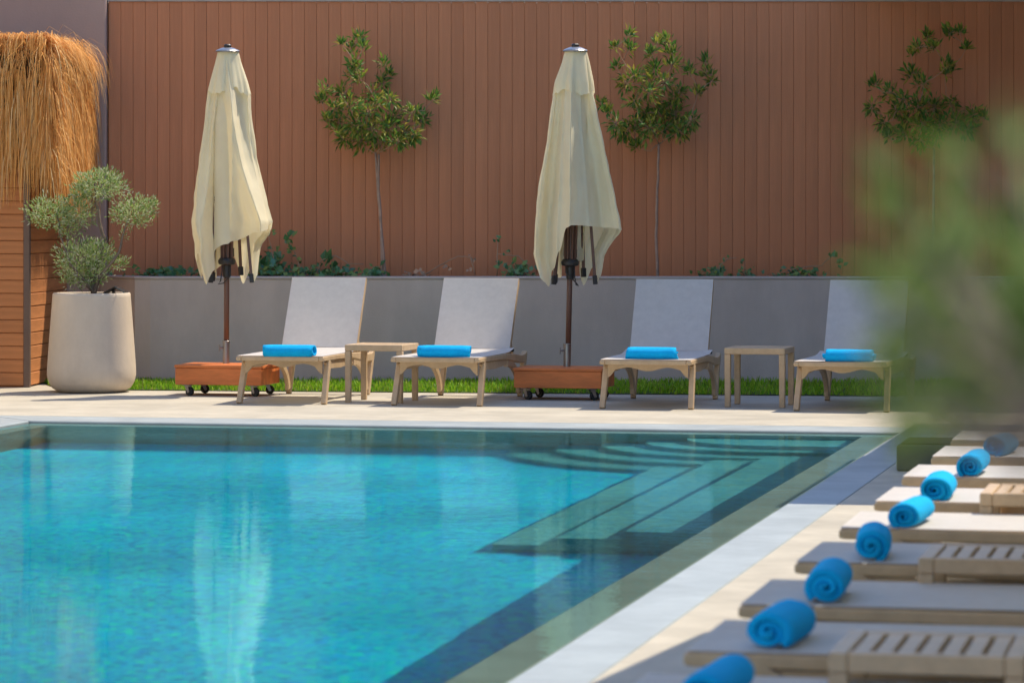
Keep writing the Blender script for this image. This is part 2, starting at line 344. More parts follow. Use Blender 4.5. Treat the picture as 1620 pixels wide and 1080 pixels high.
# ------------------------------------------------------------------ grass strip
gl0, gr0 = P(95, 616.5), P(1640, 629)
turf = MB()
A, B = gl0, gr0; C_ = CF(uR, WD); D_ = CF(-3.6, WD + .3)
turf.add([(A.x, A.y, .006), (B.x, B.y, .006), (C_.x, C_.y, .006), (D_.x, D_.y, .006)], [(0, 1, 2, 3)])
tag(turf.build('turf', 'turf', recalc=False), 'soil under the grass strip', kind='structure')
gm = MB()
for i in range(15000):
    s_, t_ = rnd(0, 1), rnd(0, 1) ** 1.15
    p = (A.lerp(B, s_)).lerp(D_.lerp(C_, s_), t_); p.z = .004
    hh = rnd(.025, .055) * (.75 if t_ < .04 else 1); an = rnd(0, 2 * PI); ww = rnd(.004, .007)
    ax = Vector((math.cos(an), math.sin(an), 0)); ln = Vector((rnd(-.5, .5), rnd(-.5, .5), 0)) * hh
    gm.add([p - ax * ww, p + ax * ww, p + ax * ww * .7 + ln * .4 + Vector((0, 0, hh * .6)), p - ax * ww * .7 + ln * .4 + Vector((0, 0, hh * .6)), p + ln + Vector((0, 0, hh))], [(0, 1, 2, 3), (3, 2, 4)])
tag(gm.build('grass', 'grass', recalc=False), 'strip of bright green grass along the grey wall', 'grass', kind='stuff')

# ================================================================== thatched hut, left edge
c0 = P(43, 612.5)                                       # foot of the corner post
back = Q(104, 599, 26.45); dirv = Vector((back.x - c0.x, back.y - c0.y, 0)); hd = dirv.length
ha = math.atan2(dirv.y, dirv.x) - PI / 2
hut = tag(empty('thatched_hut', (c0.x, c0.y, 0), ha), 'thatched poolside hut clad in orange planks, cut off by the left edge', 'hut')
PWID = .046
MB().box((-PWID / 2, -PWID / 2, 0), (PWID / 2, PWID / 2, 2.2)).build('post', 'post', hut, bevel=.004)
ph = 20.8 / F * 25.3
pk = MB(); pk.box((0, 0, 0), (1.6, .02, ph - .004)); 
k0 = None; z = .012; i = 0
while z < 2.1:
    if k0 is None: k0 = pk.build('plank', 'plank', hut, bevel=.004); o = k0
    else: o = k0.copy(); COL.objects.link(o)
    o.location = (-PWID / 2 - .002 - 1.6, rnd(-.002, .002), z); z += ph; i += 1
pk2 = MB(); pk2.box((0, 0, 0), (.02, hd - .03, ph - .004)); k1 = None; z = .012
while z < 2.1:
    if k1 is None: k1 = pk2.build('plank', 'plank', hut, bevel=.004); o = k1
    else: o = k1.copy(); COL.objects.link(o)
    o.location = (-.01 + rnd(-.002, .002), PWID / 2 + .002, z); z += ph
MB().box((-1.65, .024, 0), (-.03, hd, 2.1)).build('backing', 'fenceback', hut)
# thatch: a rounded block of straw hanging over the walls
TZ = H + (HY - 56) / F * 25.0
rc = Q(80, 62, 25.08); inv = (Matrix.Translation(hut.location) @ Matrix.Rotation(ha, 4, 'Z')).inverted()
rl = inv @ rc; rl.z = 0
re = inv @ Q(141, 62, 26.3)
XL = -1.9; X1 = rl.x; Y0 = rl.y; X2 = re.x; Y2 = re.y
m = MB()
core = [(XL, Y0 + .05), (X1 - .05, Y0 + .05), (X2 - .05, Y2), (XL, Y2)]
m.prism(core, 'z', TZ - .95, TZ - .02); m.build('thatch_core', 'thatchbase', hut)
th = MB()
def strand(p, d0, ln, wd, outn):
    """a straw that leaves p along d0 and bends down under its weight"""
    pts = [p]; d = d0.normalized(); q = p.copy(); n = 4
    for k in range(n):
        q = q + d * ln / n; d = (d * .55 + Vector((rnd(-.05, .05), rnd(-.05, .05), -.62))).normalized(); pts.append(q.copy())
    side = outn.cross(Vector((0, 0, 1))); side = (side + outn * rnd(-.7, .7)).normalized()
    vs = []
    for k, q in enumerate(pts):
        ww = wd * (1 - .75 * k / n); vs += [q - side * ww / 2, q + side * ww / 2]
    th.add(vs, [(2 * k, 2 * k + 1, 2 * k + 3, 2 * k + 2) for k in range(n)])
fn = Vector((0, -1, 0)); sd = Vector((X2 - X1, Y2 - Y0, 0)); sl_ = sd.length; sdn = sd.normalized(); rn = Vector((sdn.y, -sdn.x, 0))
def straws(base, along, length, nrm, count, zlow):
    for i in range(count):
        t = rnd(0, 1); z = TZ - .06 - (rnd(0, 1) ** .8) * (TZ - zlow - .25)
        top = z > TZ - .2
        p = base + along * (t * length) + nrm * rnd(-.02, .05) + Vector((0, 0, z))
        if top: p += -nrm * rnd(0, .18) + Vector((0, 0, rnd(.0, .07)))
        dd = nrm * rnd(.02, .22) + Vector((rnd(-.16, .16), rnd(-.16, .16), rnd(-1, -.5))) if not top else nrm * rnd(.15, .5) + Vector((rnd(-.2, .2), rnd(-.2, .2), rnd(-.1, .35)))
        strand(p, dd, rnd(.18, .5), rnd(.004, .008), nrm)
straws(Vector((XL, Y0, 0)), Vector((1, 0, 0)), X1 - XL, fn, 5600, TZ - .98)
straws(Vector((X1, Y0, 0)), sdn, sl_, rn, 4800, TZ - 1.12)
for i in range(500):                                    # rounded corner
    a_ = rnd(-PI / 2, 0); nn = Vector((math.cos(a_), math.sin(a_), 0)); z = TZ - .05 - rnd(0, .9)
    strand(Vector((X1 - .03, Y0 + .03, z)) + nn * .04, nn * rnd(.1, .5) + Vector((rnd(-.2, .2), rnd(-.2, .2), rnd(-.8, .2))), rnd(.2, .45), rnd(.004, .008), nn)
for i in range(5200):                                   # the top, combed outwards
    p = Vector((rnd(XL, X1 + .02), Y0 - .02 + (Y2 - Y0) * rnd(0, 1) ** 2.2, TZ - .02 + rnd(-.01, .045)))
    if p.x > X1 - .05: p.x = X1 - .05 + (X2 - X1) * (p.y - Y0) / (Y2 - Y0)
    sidew = rnd(0, 1) < .5; nn = rn if sidew else fn
    strand(p, nn + Vector((rnd(-.3, .3), rnd(-.3, .3), rnd(.0, .2))), rnd(.10, .26), rnd(.004, .008), nn)
for i in range(1400):                                   # straw along the sloping right shoulder
    t = rnd(0, 1); p = Vector((X1, Y0, 0)) + sdn * (t * sl_) - rn * rnd(0, .12) + Vector((0, 0, TZ - .03 - t * t * .12 + rnd(-.04, .02)))
    strand(p, rn * rnd(.3, 1) + Vector((rnd(-.2, .2), rnd(-.2, .2), rnd(-.1, .4))), rnd(.1, .22), rnd(.004, .008), rn)
tag(th.build('thatch', 'thatch', hut, recalc=False), kind='stuff')

# ================================================================== pot and olive
pc = P(145, 619); pc = CF(*( (lambda d: ((145 - 810) / F * d, d))(24.62)))
def sup(r, n, e, z, ph=0):
    out = []
    for k in range(n):
        t = 2 * PI * k / n; c_, s_ = math.cos(t), math.sin(t)
        x = abs(c_) ** (2 / e) * (1 if c_ >= 0 else -1) * r; y = abs(s_) ** (2 / e) * (1 if s_ >= 0 else -1) * r
        out.append(Vector((x * math.cos(ph) - y * math.sin(ph), x * math.sin(ph) + y * math.cos(ph), z)))
    return out
pot = tag(empty('plant_pot', (pc.x, pc.y, 0)), 'large tapered pale concrete pot holding the olive', 'plant pot')
prof = [(.20, 0), (.235, .006), (.275, .03), (.300, .07), (.312, .12), (.310, .18), (.296, .38), (.281, .58), (.274, .67), (.272, .694), (.266, .700), (.252, .700), (.247, .694), (.247, .62)]
m = MB(); m.loft([sup(r, 72, 2.35, z, R(12)) for r, z in prof], cap=True); m.build('pot_body', 'pot', pot, smooth=True)
m = MB(); m.loft([sup(r, 40, 2.35, .655 + rnd(-.004, .004), R(12)) for r in (.25, .15, .02)], cap=True); m.build('soil', 'soil', pot)
sol = tag(empty('solar_light', Q(184, 464, 24.58)), 'small black solar spotlight tilted on the pot rim', 'garden light')
m = MB(); m.bar((-.085, 0, 0), (.004, 0, .046), .09, .012, Vector((0, 1, 0))); m.build('housing', 'black', sol, bevel=.003)
m = MB(); m.bar((.004, 0, .047), (.075, 0, .006), .095, .008, Vector((0, 1, 0))); m.build('panel', 'solar', sol, bevel=.002)
m = MB(); m.bar((-.02, .0, -.06), (-.02, .0, .03), .02, .02, Vector((0, 1, 0))); m.build('bracket', 'black', sol)
def branch(mb, pts, r0, r1, n=6, wob=.012):
    P_ = [Vector(p) for p in pts]; out = []
    for i in range(len(P_) - 1):
        for k in range(4):
            t = k / 4; q = P_[i].lerp(P_[i + 1], t)
            if i or k: q = q + rdir() * wob * .5
            out.append(q)
    out.append(P_[-1]); nn = len(out)
    mb.tube(out, [r0 + (r1 - r0) * i / (nn - 1) for i in range(nn)], n)
OD = 24.62
olive = tag(empty('olive_tree', (pc.x, pc.y, .655)), 'clipped olive with four cloud-shaped clumps growing in the concrete pot', 'tree')
def lo(px, py, dd=0): return Q(px, py, OD + dd) - Vector((pc.x, pc.y, .655))
br = MB(); base = lo(148, 466)
branch(br, [base, lo(146, 440), lo(130, 400), lo(118, 350, .03)], .018, .006)
branch(br, [base, lo(150, 440), lo(165, 380, .05), lo(152, 320, .05), lo(150, 290)], .016, .006)
branch(br, [base, lo(156, 440, -.04), lo(188, 400, -.05), lo(197, 360), lo(208, 330)], .014, .005)
branch(br, [base, lo(135, 445, -.05), lo(112, 420, -.08), lo(95, 370), lo(90, 335)], .014, .005)
branch(br, [base, lo(152, 450), lo(180, 425)], .01, .004)
br.build('trunk', 'bark', olive, smooth=True)
lf = MB()
def clump(cx, cy, rx, ry, n, dd=0, rd=None):
    s_ = F / OD
    for i in range(n):
        v = rdir(); q = rnd(.1, 1.12) ** .5
        bumpy = 1 + .45 * noise.noise(v * 2.0 + Vector((cx, cy, 0)))
        c_ = lo(cx, cy, dd)
        off = CF(v.x * rx / s_, v.y * (rd or rx) / s_ * .8, v.z * ry / s_) * q * bumpy
        d = (Vector((off.x, off.y, off.z)).normalized() * .7 + Vector((0, 0, .55)) + rdir() * .6)
        lf.leaf(c_ + off, d, rdir(), rnd(.022, .04), rnd(.007, .011))
K_ = 1
clump(158, 292, 40, 24, 1500); clump(128, 305, 18, 16, 260); clump(78, 338, 36, 26, 1000); clump(122, 335, 26, 26, 650)
clump(108, 362, 16, 18, 200); clump(212, 335, 34, 24, 950); clump(236, 324, 14, 12, 160); clump(128, 412, 40, 34, 1500); clump(158, 402, 26, 22, 500); clump(120, 440, 26, 18, 300)
clump(187, 416, 16, 11, 200); clump(150, 432, 22, 20, 300); clump(195, 372, 5, 8, 24)
lf.build('crown', 'olive', olive, recalc=False)

# ================================================================== trees trained against the fence
def fence_tree(label, trunks, clusters, seed, dens=1.0):
    random.seed(seed)
    TD = FD - .26
    b = Q(trunks[0][-1][0], 437, TD); root = empty('fence_tree', (b.x, b.y, WTOP - .07)); tag(root, label, 'tree', 'small trees against the fence')
    org = Vector((b.x, b.y, WTOP - .07))
    t = MB()
    for tr in trunks:
        pts = [Q(x, y, TD) - org for x, y in tr]; pts[-1].z = -.02
        branch(t, pts, .009, .0125, 7, .006)
    top = trunks[0][0]; hub = Q(top[0], top[1], TD) - org
    lf = MB(); tw_ = MB()
    done = []
    for (x, y, r) in sorted(clusters, key=lambda q_: math.hypot(q_[0] - top[0], q_[1] - top[1])):
        dd = rnd(-.26, .12); c = Q(x, y, TD + dd) - org
        best = min([hub] + done, key=lambda q_: (q_ - c).length + .35 * (q_ - hub).length) if done else hub; done.append(c)
        mid = best.lerp(c, .5) + Vector((rnd(-.03, .03), rnd(-.03, .03), rnd(-.05, .02)))
        branch(tw_, [best, mid, c], .004, .002, 5, .01)
        s_ = F / TD; rr = r / s_; n = int((8 + r * 3.1) * dens * (1.35 if y > 165 else 1))
        ax = (c - mid).normalized()
        for i in range(n):
            p = c + rdir() * rr * rnd(.1, 1); 
            d = (p - c).normalized() * .8 + ax * .4 + Vector((0, 0, rnd(-.9, .45))) + rdir() * .3
            if y < 130 or r < 11: d += Vector((0, 0, .8))
            L_ = rnd(.038, .074)
            lf.leaf(p, d, rdir() + Vector((0, 0, 1.2)), L_, L_ * rnd(.28, .40), .2)
            if rnd(0, 1) < .3: branch(tw_, [c, p], .002, .0015, 4, .002)
    t.build('trunk', 'paletrunk', root, smooth=True); tw_.build('twigs', 'drystem', root, smooth=True)
    lf.build('crown', 'laurel', root, recalc=False)
T1 = [(567, 60, 12), (556, 78, 10), (540, 69, 7), (574, 75, 9), (562, 105, 15), (568, 124, 14), (556, 118, 10), (608, 100, 8), (604, 132, 12), (616, 118, 6), (515, 143, 12), (508, 160, 9), (543, 150, 15), (590, 150, 15), (618, 160, 11), (553, 168, 18), (583, 176, 20), (598, 162, 14), (530, 172, 14), (655, 178, 13), (684, 158, 10), (668, 190, 12), (535, 195, 17), (560, 200, 20), (588, 204, 22), (614, 205, 20), (640, 210, 17), (655, 214, 11), (545, 220, 13), (572, 222, 18), (600, 226, 12), (630, 224, 13), (518, 190, 8), (625, 185, 12)]
fence_tree('leafy standard tree with two thin pale stems between the two closed umbrellas', [[(594, 242), (600, 330), (606, 400), (611, 437)], [(599, 244), (599, 300), (603, 370), (605, 437)]], T1, 11, 1.15)
T2 = [(800 + a / 2.455, 40 + b_ / 2.455, r) for a, b_, r in ((480, 35, 8), (480, 90, 12), (425, 85, 6), (430, 160, 7), (560, 110, 9), (620, 65, 12), (650, 150, 15), (640, 105, 14), (590, 70, 7), (712, 180, 9), (775, 140, 9), (780, 190, 12), (800, 215, 7), (500, 195, 15), (465, 225, 14), (560, 205, 17), (620, 225, 18), (680, 265, 12), (745, 262, 9), (640, 300, 17), (560, 260, 18), (500, 295, 17), (540, 345, 20), (600, 345, 22), (660, 350, 20), (720, 372, 13), (428, 385, 13), (460, 412, 14), (500, 395, 18), (560, 400, 22), (620, 400, 20), (680, 410, 16), (505, 470, 10), (370, 300, 7), (395, 335, 8), (575, 170, 12))]
fence_tree('standard tree with upright yellowish shoots right of the umbrella in shade', [[(1042, 228), (1040, 300), (1038, 370), (1041, 437)]], T2, 5, 1.15)
T3 = [(1300 + a / 2.25, b_ / 2.25, r) for a, b_, r in ((378, 130, 9), (455, 120, 12), (490, 115, 8), (515, 172, 6), (340, 170, 8), (320, 195, 6), (450, 235, 13), (400, 170, 12), (320, 262, 14), (360, 300, 15), (440, 262, 9), (188, 300, 10), (240, 330, 14), (178, 385, 11), (220, 440, 11), (290, 355, 16), (340, 380, 18), (400, 380, 18), (460, 370, 14), (300, 430, 18), (360, 440, 20), (420, 450, 18), (540, 410, 14), (575, 418, 7), (480, 440, 16), (520, 462, 13), (290, 480, 13), (350, 500, 15), (400, 480, 15), (240, 485, 8), (265, 395, 14))]
fence_tree('rightmost standard tree on the dark end of the fence above blurred foliage', [[(1478, 236), (1477, 330), (1474, 437)]], T3, 23, 1.15)

# ================================================================== low plants in the bed
random.seed(41)
def bed_plant(label, px, spread, height, n, leafsize, stems=(), mt='ivy', py=437):
    D = WD + .3; b = Q(px, 437, D); org = Vector((b.x, b.y, WTOP - .06)); root = empty('bed_plant', org); tag(root, label, 'plant', 'low plants in the bed')
    lf = MB(); st = MB(); s_ = F / D
    for i in range(int(n * 1.5)):
        x = px + random.gauss(0, spread * .45); y = 440 - abs(random.gauss(0, height * .42)); c = Q(x, y, D + rnd(-.12, .2)) - org
        d = Vector((rnd(-1, 1), rnd(-1.2, .3), rnd(-.2, .9))); L_ = rnd(.6, 1.2) * leafsize
        lf.leaf(c, d, Vector((rnd(-.5, .5), -1, .8)), L_, L_ * rnd(.6, .85), .15)
        if i % 3 == 0: branch(st, [(rnd(-.03, .03), 0, 0), c * .5 + Vector((0, 0, .03)), c], .003, .0015, 4, .006)
    for tr, tips in stems:
        pts = [Q(x, y, D) - org for x, y in tr]; branch(st, pts, .005, .003, 5, .008)
        for (x, y, k, l_) in tips:
            for _ in range(k):
                c = Q(x + rnd(-6, 6), y + rnd(-6, 6), D + rnd(-.03, .03)) - org
                lf.leaf(c, rdir() + Vector((0, -.4, .3)), Vector((rnd(-.5, .5), -1, .5)), l_, l_ * .7, .15)
    if st.v: st.build('stems', 'drystem', root, smooth=True)
    lf.build('leaves', mt, root, recalc=False)
bed_plant('low dark creeper in the bed left of the sunlit umbrella', 258, 62, 16, 90, .06)
bed_plant('bushy green plant in the bed directly right of the sunlit umbrella', 424, 30, 42, 110, .07, [([(440, 436), (432, 405), (425, 372)], [(425, 370, 4, .04)])])
bed_plant('tall thin stem with blue-green round leaves in the bed above the first lounger', 476, 26, 18, 60, .055, [([(478, 436), (468, 405), (456, 378)], [(460, 376, 4, .07), (452, 379, 3, .05), (463, 394, 5, .05), (470, 408, 3, .05)])])
bed_plant('plant with one broad green leaf and an arching dry stem behind the first lounger', 528, 40, 20, 80, .055, [([(500, 436), (508, 412), (530, 404), (552, 417), (575, 418)], [(520, 418, 2, .12), (512, 420, 2, .10)])])
bed_plant('small ivy clump at the foot of the two-stemmed tree', 592, 14, 18, 55, .055)
bed_plant('dry trailing weed in the bed between the first and second loungers', 655, 24, 12, 24, .05, [([(668, 436), (695, 420), (725, 405), (747, 407)], [(747, 408, 5, .035), (710, 425, 5, .04)]), ([(745, 407), (752, 436)], [(740, 425, 4, .04)])], 'drystem')
bed_plant('weed with a tall dry seed stem left of the shaded umbrella', 822, 26, 26, 75, .05, [([(838, 420), (820, 405), (787, 402)], [(788, 378, 6, .035), (800, 400, 4, .03)]), ([(786, 437), (788, 376)], [(790, 415, 5, .035)])])
bed_plant('small fresh green sprouts in the bed right of the third tree trunk', 1130, 26, 18, 75, .045, [([(1130, 430), (1150, 410), (1165, 408)], [(1150, 410, 3, .03)])])
bed_plant('yellowish tuft in the bed beside the fresh green sprouts', 1180, 14, 22, 35, .04)
bed_plant('brown trailing weed in the bed above the side table in shade', 1262, 40, 14, 70, .05, [([(1225, 436), (1260, 424), (1300, 420), (1318, 402)], [(1318, 402, 4, .06), (1330, 415, 6, .05)])])

# ================================================================== umbrellas
def interp(tab, x):
    for (x0, y0), (x1, y1) in zip(tab, tab[1:]):
        if x <= x1:
            t = (x - x0) / (x1 - x0) if x1 > x0 else 0; t = max(0, min(1, t)); t = t * t * (3 - 2 * t); return y0 + (y1 - y0) * t
    return tab[-1][1]
def lin(tab, x):
    for (x0, y0), (x1, y1) in zip(tab, tab[1:]):
        if x <= x1: return y0 + (y1 - y0) * max(0, (x - x0)) / (x1 - x0)
    return tab[-1][1]
def umbrella(label, base, top_dx, top_z, half, hem, folds, seed, grip, mirror=1):
    """closed market umbrella; half = [(height, left, right)] outline; hem = [(angle, height)]"""
    random.seed(seed)
    root = tag(empty('closed_umbrella', base, TH), label, 'umbrella', 'closed umbrellas')
    S = 5500 / 24.3
    lean = lambda z: top_dx * z / top_z
    m = MB(); m.tube([(lean(z), 0, z) for z in (.22, .8, 1.5, top_z - .05)], .019, 16); m.build('pole', 'pole', root, smooth=True)
    # ribs folded round the pole, the long ones end in black tips
    for k in range(8):
        a = 2 * PI * k / 8 + .3; r0 = .035; z0 = .93; z1 = top_z - .5
        m = MB(); m.bar((lean(z0) + r0 * math.cos(a), r0 * math.sin(a), z0), (lean(z1) + .05 * math.cos(a), .05 * math.sin(a), z1), .018, .012, Vector((math.cos(a), math.sin(a), 0)))
        m.build('strut', 'pole', root, bevel=.002)
    for k in range(8):
        a = 2 * PI * k / 8 + .55; a = R([172, 200, 4, 30, 75, 95, 118, 60][k]); r0 = [.10, .115, .175, .11, .06, .06, .06, .06][k]; z0 = [.80, .79, .79, .84, .97, .96, .98, .97][k]; z1 = top_z - .15
        p0 = Vector((lean(z0) + r0 * math.cos(a), r0 * math.sin(a), z0)); p1 = Vector((lean(z1) + .03 * math.cos(a), .03 * math.sin(a), z1))
        m = MB(); m.bar(p0, p1, .02, .014, Vector((math.cos(a), math.sin(a), 0))); rb = m.build('rib', 'pole', root, bevel=.002)
        m = MB(); m.bar(p0 - (p1 - p0).normalized() * .012, p0 + (p1 - p0).normalized() * .05, .031, .026, Vector((math.cos(a), math.sin(a), 0))); m.build('rib_tip', 'black', rb, bevel=.003)
    m = MB(); z = .92
    m.loft([[Vector((lean(z) + r * math.cos(2 * PI * k / 20), r * math.sin(2 * PI * k / 20), zz)) for k in range(20)] for r, zz in ((.022, z - .11), (.026, z - .10), (.028, z - .02), (.058, z - .012), (.062, z + .012), (.05, z + .03), (.024, z + .034))], cap=True)
    m.build('runner_hub', 'black', root, bevel=.003)
    m = MB(); q = grip
    m.tube([(lean(z) + .028, -.03, z - .02), (lean(z) + .03, -.04, z - .09), (lean(z) + q * .03 + .01, -.05, z - .145), (lean(z) + q * .055, -.05, z - .15), (lean(z) + q * .04 - .0, -.045, z - .13), (lean(z) - .03, -.035, z - .06), (lean(z) - .03, -.03, z - .02)], .0042, 8)
    m.build('handle_loop', 'black', root, smooth=True)
    # cloth
    NA, NT = 220, 74
    m = MB(); rings = []
    zt = top_z - .035
    for i in range(NT + 1):
        t = i / NT; ring = []
        for k in range(NA):
            a = 2 * PI * k / NA                      # angle 0 = right, -90 deg = towards the viewer
            ze = interp(hem, (math.degrees(a) + 90) % 360)
            z = zt + (ze - zt) * t
            l_, r_ = lin([(h, l) for h, l, r in half], z), lin([(h, r) for h, l, r in half], z)
            cx = lean(z); c_ = math.cos(a); s_ = math.sin(a)
            base_r = (r_ - cx) * max(0, c_) + (cx - l_) * max(0, -c_)
            ext = ((r_ - cx) if c_ > 0 else (cx - l_))
            depth = .72 * (r_ - l_) / 2
            amp = 0
            for (n, am, ph_, tw) in folds:
                cc = math.cos(n * (a + tw * (1 - t)) + ph_)
                amp += am * (1.0 - 2.0 * abs(math.sin(n * (a + tw * (1 - t)) / 2 + ph_)) ** .8)
            grow = min(1, max(0, (zt - z)) / .5)
            f_ = 1 + amp * (.15 + .85 * grow)
            amp += .03 * math.sin(17 * a + 2.5 * noise.noise(Vector((z * 4, seed, a)))) * (.5 + .5 * math.sin(5 * z + 3 * c_))
            f_ = 1 + amp * (.15 + .85 * grow)
            wr = .016 * noise.noise(Vector((c_ * 2.2, s_ * 2.2, z * 3.1 + seed))) * grow + .004 * noise.noise(Vector((c_ * 6, s_ * 6, z * 11 + seed)))
            rr_x = ext * max(.95, min(1.02, 1 + (f_ - 1) * .5)) + wr; rr_y = depth * (1 + (f_ - 1) * 1.9) + wr
            rmin = min(.045 + .05 * grow, .9 * ext)          # the cloth never cuts into pole and struts
            q_ = math.hypot(c_ * rr_x, s_ * rr_y)
            if q_ < rmin: k_ = rmin / max(q_, 1e-4); rr_x *= k_; rr_y *= k_
            ring.append(Vector((cx + c_ * rr_x, s_ * rr_y, z)))
        rings.append(ring)
    m.loft(rings); cl = m.build('canopy', 'canvas', root, smooth=True)
    # wind vent flap over the top
    m = MB(); rings = []; zv = top_z - .33
    for i in range(19):
        t = i / 18; ring = []
        for k in range(NA):
            a = 2 * PI * k / NA; c_, s_ = math.cos(a), math.sin(a)
            ze = zv + .045 * noise.noise(Vector((c_ * 1.3, s_ * 1.3, seed))) + .022 * noise.noise(Vector((c_ * 4, s_ * 4, seed + 3)))
            z = zt + .004 + (ze - zt) * t
            l_, r_ = lin([(h, l) for h, l, r in half], z), lin([(h, r) for h, l, r in half], z); cx = lean(z)
            ext = ((r_ - cx) if c_ > 0 else (cx - l_)) + .003; depth = .72 * (r_ - l_) / 2 + .004
            f_ = 1 + .10 * t * math.cos(8 * a + seed) + .06 * t * math.cos(13 * a + 1.3 * seed) 
            ring.append(Vector((cx + c_ * ext * min(1.03, f_ + .01), s_ * depth * (f_ + .01), z)))
        rings.append(ring)
    m.loft(rings); vf = m.build('vent_flap', 'canvas', root, smooth=True)
    m = MB(); cx = top_dx
    m.loft([[Vector((cx + r * math.cos(2 * PI * k / 24), r * math.sin(2 * PI * k / 24), zz)) for k in range(24)] for r, zz in ((.02, top_z - .05), (.082, top_z - .044), (.086, top_z - .038), (.078, top_z - .03), (.045, top_z - .016), (.03, top_z - .012))], cap=True)
    m.build('top_plate', 'steel', root, smooth=False)
    m = MB(); m.loft([[Vector((cx + r * math.cos(2 * PI * k / 12), r * math.sin(2 * PI * k / 12), zz)) for k in range(12)] for r, zz in ((.026, top_z - .014), (.026, top_z + .004), (.018, top_z + .012))], cap=True); m.build('finial', 'black', root)
    return root
def base_box(label, fl, fr, z0, z1, depth, polexy):
    """wooden ballast box on castors; fl, fr = front corners on the ground"""
    c = (fl + fr) / 2; ang = math.atan2(fr.y - fl.y, fr.x - fl.x); wd = (fr - fl).length
    root = tag(empty('umbrella_base', (c.x, c.y, 0), ang), label, 'umbrella base', 'umbrella bases')
    h = wd / 2; t = .02
    MB().box((-h, 0, z0), (h, t, z1 - .022)).build('front_panel', 'basewood', root, bevel=.003)
    MB().box((-h, depth - t, z0), (h, depth, z1 - .022)).build('back_panel', 'basewood', root, bevel=.003)
    for s_ in (-1, 1): MB().box((s_ * h - (t if s_ > 0 else 0), t + .001, z0), (s_ * h + (t if s_ < 0 else 0), depth - t - .001, z1 - .022)).build('side_panel', 'basewood', root, bevel=.003)
    nbd = 4; bd = depth / nbd
    for k in range(nbd): MB().box((-h - .006, k * bd + .0015 - .004, z1 - .0205), (h + .006, (k + 1) * bd - .0015 - .004, z1)).build('top_board', 'basewood', root, bevel=.003)
    MB().box((-h + .03, .03, z0 + .003), (h - .03, depth - .03, z0 + .02)).build('floor_panel', 'basewood', root)
    for sx in (-1, 1):
        for y in (.05, depth - .05):
            x = sx * (h - .075); an = rnd(-.6, .6)
            cst = MB(); cst.box((-.028, -.028, z0 - .006), (.028, .028, z0 + .002)); cst.bar((.0, -.019, z0 - .006), (.018, -.019, .03), .03, .003, Vector((1, 0, 0)), .018); cst.bar((.0, .019, z0 - .006), (.018, .019, .03), .03, .003, Vector((1, 0, 0)), .018)
            co = cst.build('castor', 'steel', root); co.location = (x, y, 0); co.rotation_euler.z = an
            wv = MB(); n = 18
            wv.loft([[Vector((.018 + r * math.cos(2 * PI * k / n), yy, .031 + r * math.sin(2 * PI * k / n))) for k in range(n)] for r, yy in ((.008, -.014), (.026, -.014), (.031, -.009), (.031, .009), (.026, .014), (.008, .014))], cap=True)
            wv.build('wheel', 'rubber', co, smooth=False)
            hb = MB(); hb.tube([(.018, -.022, .031), (.018, .022, .031)], .010, 10); hb.build('axle', 'steel', co)
    lp = Matrix.Rotation(-ang, 4, 'Z') @ Vector((polexy.x - c.x, polexy.y - c.y, 0))
    m = MB(); n = 20
    m.loft([[Vector((lp.x + r * math.cos(2 * PI * k / n), lp.y + r * math.sin(2 * PI * k / n), zz)) for k in range(n)] for r, zz in ((.024, z1 - .01), (.024, z1 + .15), (.027, z1 + .15), (.027, z1 + .158), (.021, z1 + .158), (.021, z1))])
    m.build('sleeve', 'steel', root, smooth=False, bevel=.001)
    m = MB(); m.tube([(lp.x - .02, lp.y - .012, z1 + .11), (lp.x - .04, lp.y - .03, z1 + .11)], .006, 8); m.tube([(lp.x - .04, lp.y - .03, z1 + .13), (lp.x - .04, lp.y - .03, z1 + .085)], .005, 8); m.build('clamp_screw', 'steel', root)
    return root
def outline(rows, cx, d):
    s_ = F / d
    return sorted([(H - (y - HY) / s_, (l - cx) / s_, (r - cx) / s_) for y, l, r in rows])
def zpx(y, d): return H - (y - HY) / F * d
UD = 24.32; u1 = CF((358 - 810) / F * UD, UD, 0)
half1 = outline([(60, 345, 377), (83, 345, 377), (100, 341, 381), (130, 333, 391), (150, 329, 396), (200, 322, 400), (250, 315, 407), (300, 308, 420), (350, 301, 434), (372, 303, 430), (385, 307, 416), (405, 306, 413), (450, 318, 411), (500, 318, 411)], 358, UD)
hem1 = [(a_, zpx(y_, UD)) for a_, y_ in ((0, 386), (10, 381), (50, 366), (90, 352), (100, 364), (112, 436), (122, 446), (138, 425), (152, 449), (172, 405), (200, 440), (230, 405), (255, 440), (275, 412), (296, 400), (318, 449), (335, 428), (350, 396), (360, 386))]
umbrella('closed cream umbrella in sunlight near the concrete pot', u1, 2 / (F / UD), zpx(73, UD), half1, hem1, [(4, .30, 1.35, .9), (7, .14, 2.0, -.3), (3, .12, 1.0, 1.2)], 3, -1)
UD2 = 23.75; u2 = CF((897 - 810) / F * UD2, UD2, 0)
half2 = outline([(60, 894, 928), (83, 894, 928), (100, 890, 932), (130, 879, 938), (150, 876, 940), (200, 868, 950), (250, 860, 962), (300, 853, 973), (350, 848, 983), (366, 846, 985), (385, 845, 972), (402, 844, 960), (420, 849, 958), (452, 856, 956), (500, 856, 956)], 897, UD2)
hem2 = [(a_, zpx(y_, UD2)) for a_, y_ in ((0, 356), (50, 360), (90, 366), (100, 374), (113, 438), (124, 447), (140, 424), (154, 452), (172, 408), (200, 440), (230, 405), (255, 446), (275, 415), (300, 446), (312, 453), (328, 425), (342, 396), (352, 360), (360, 356))]
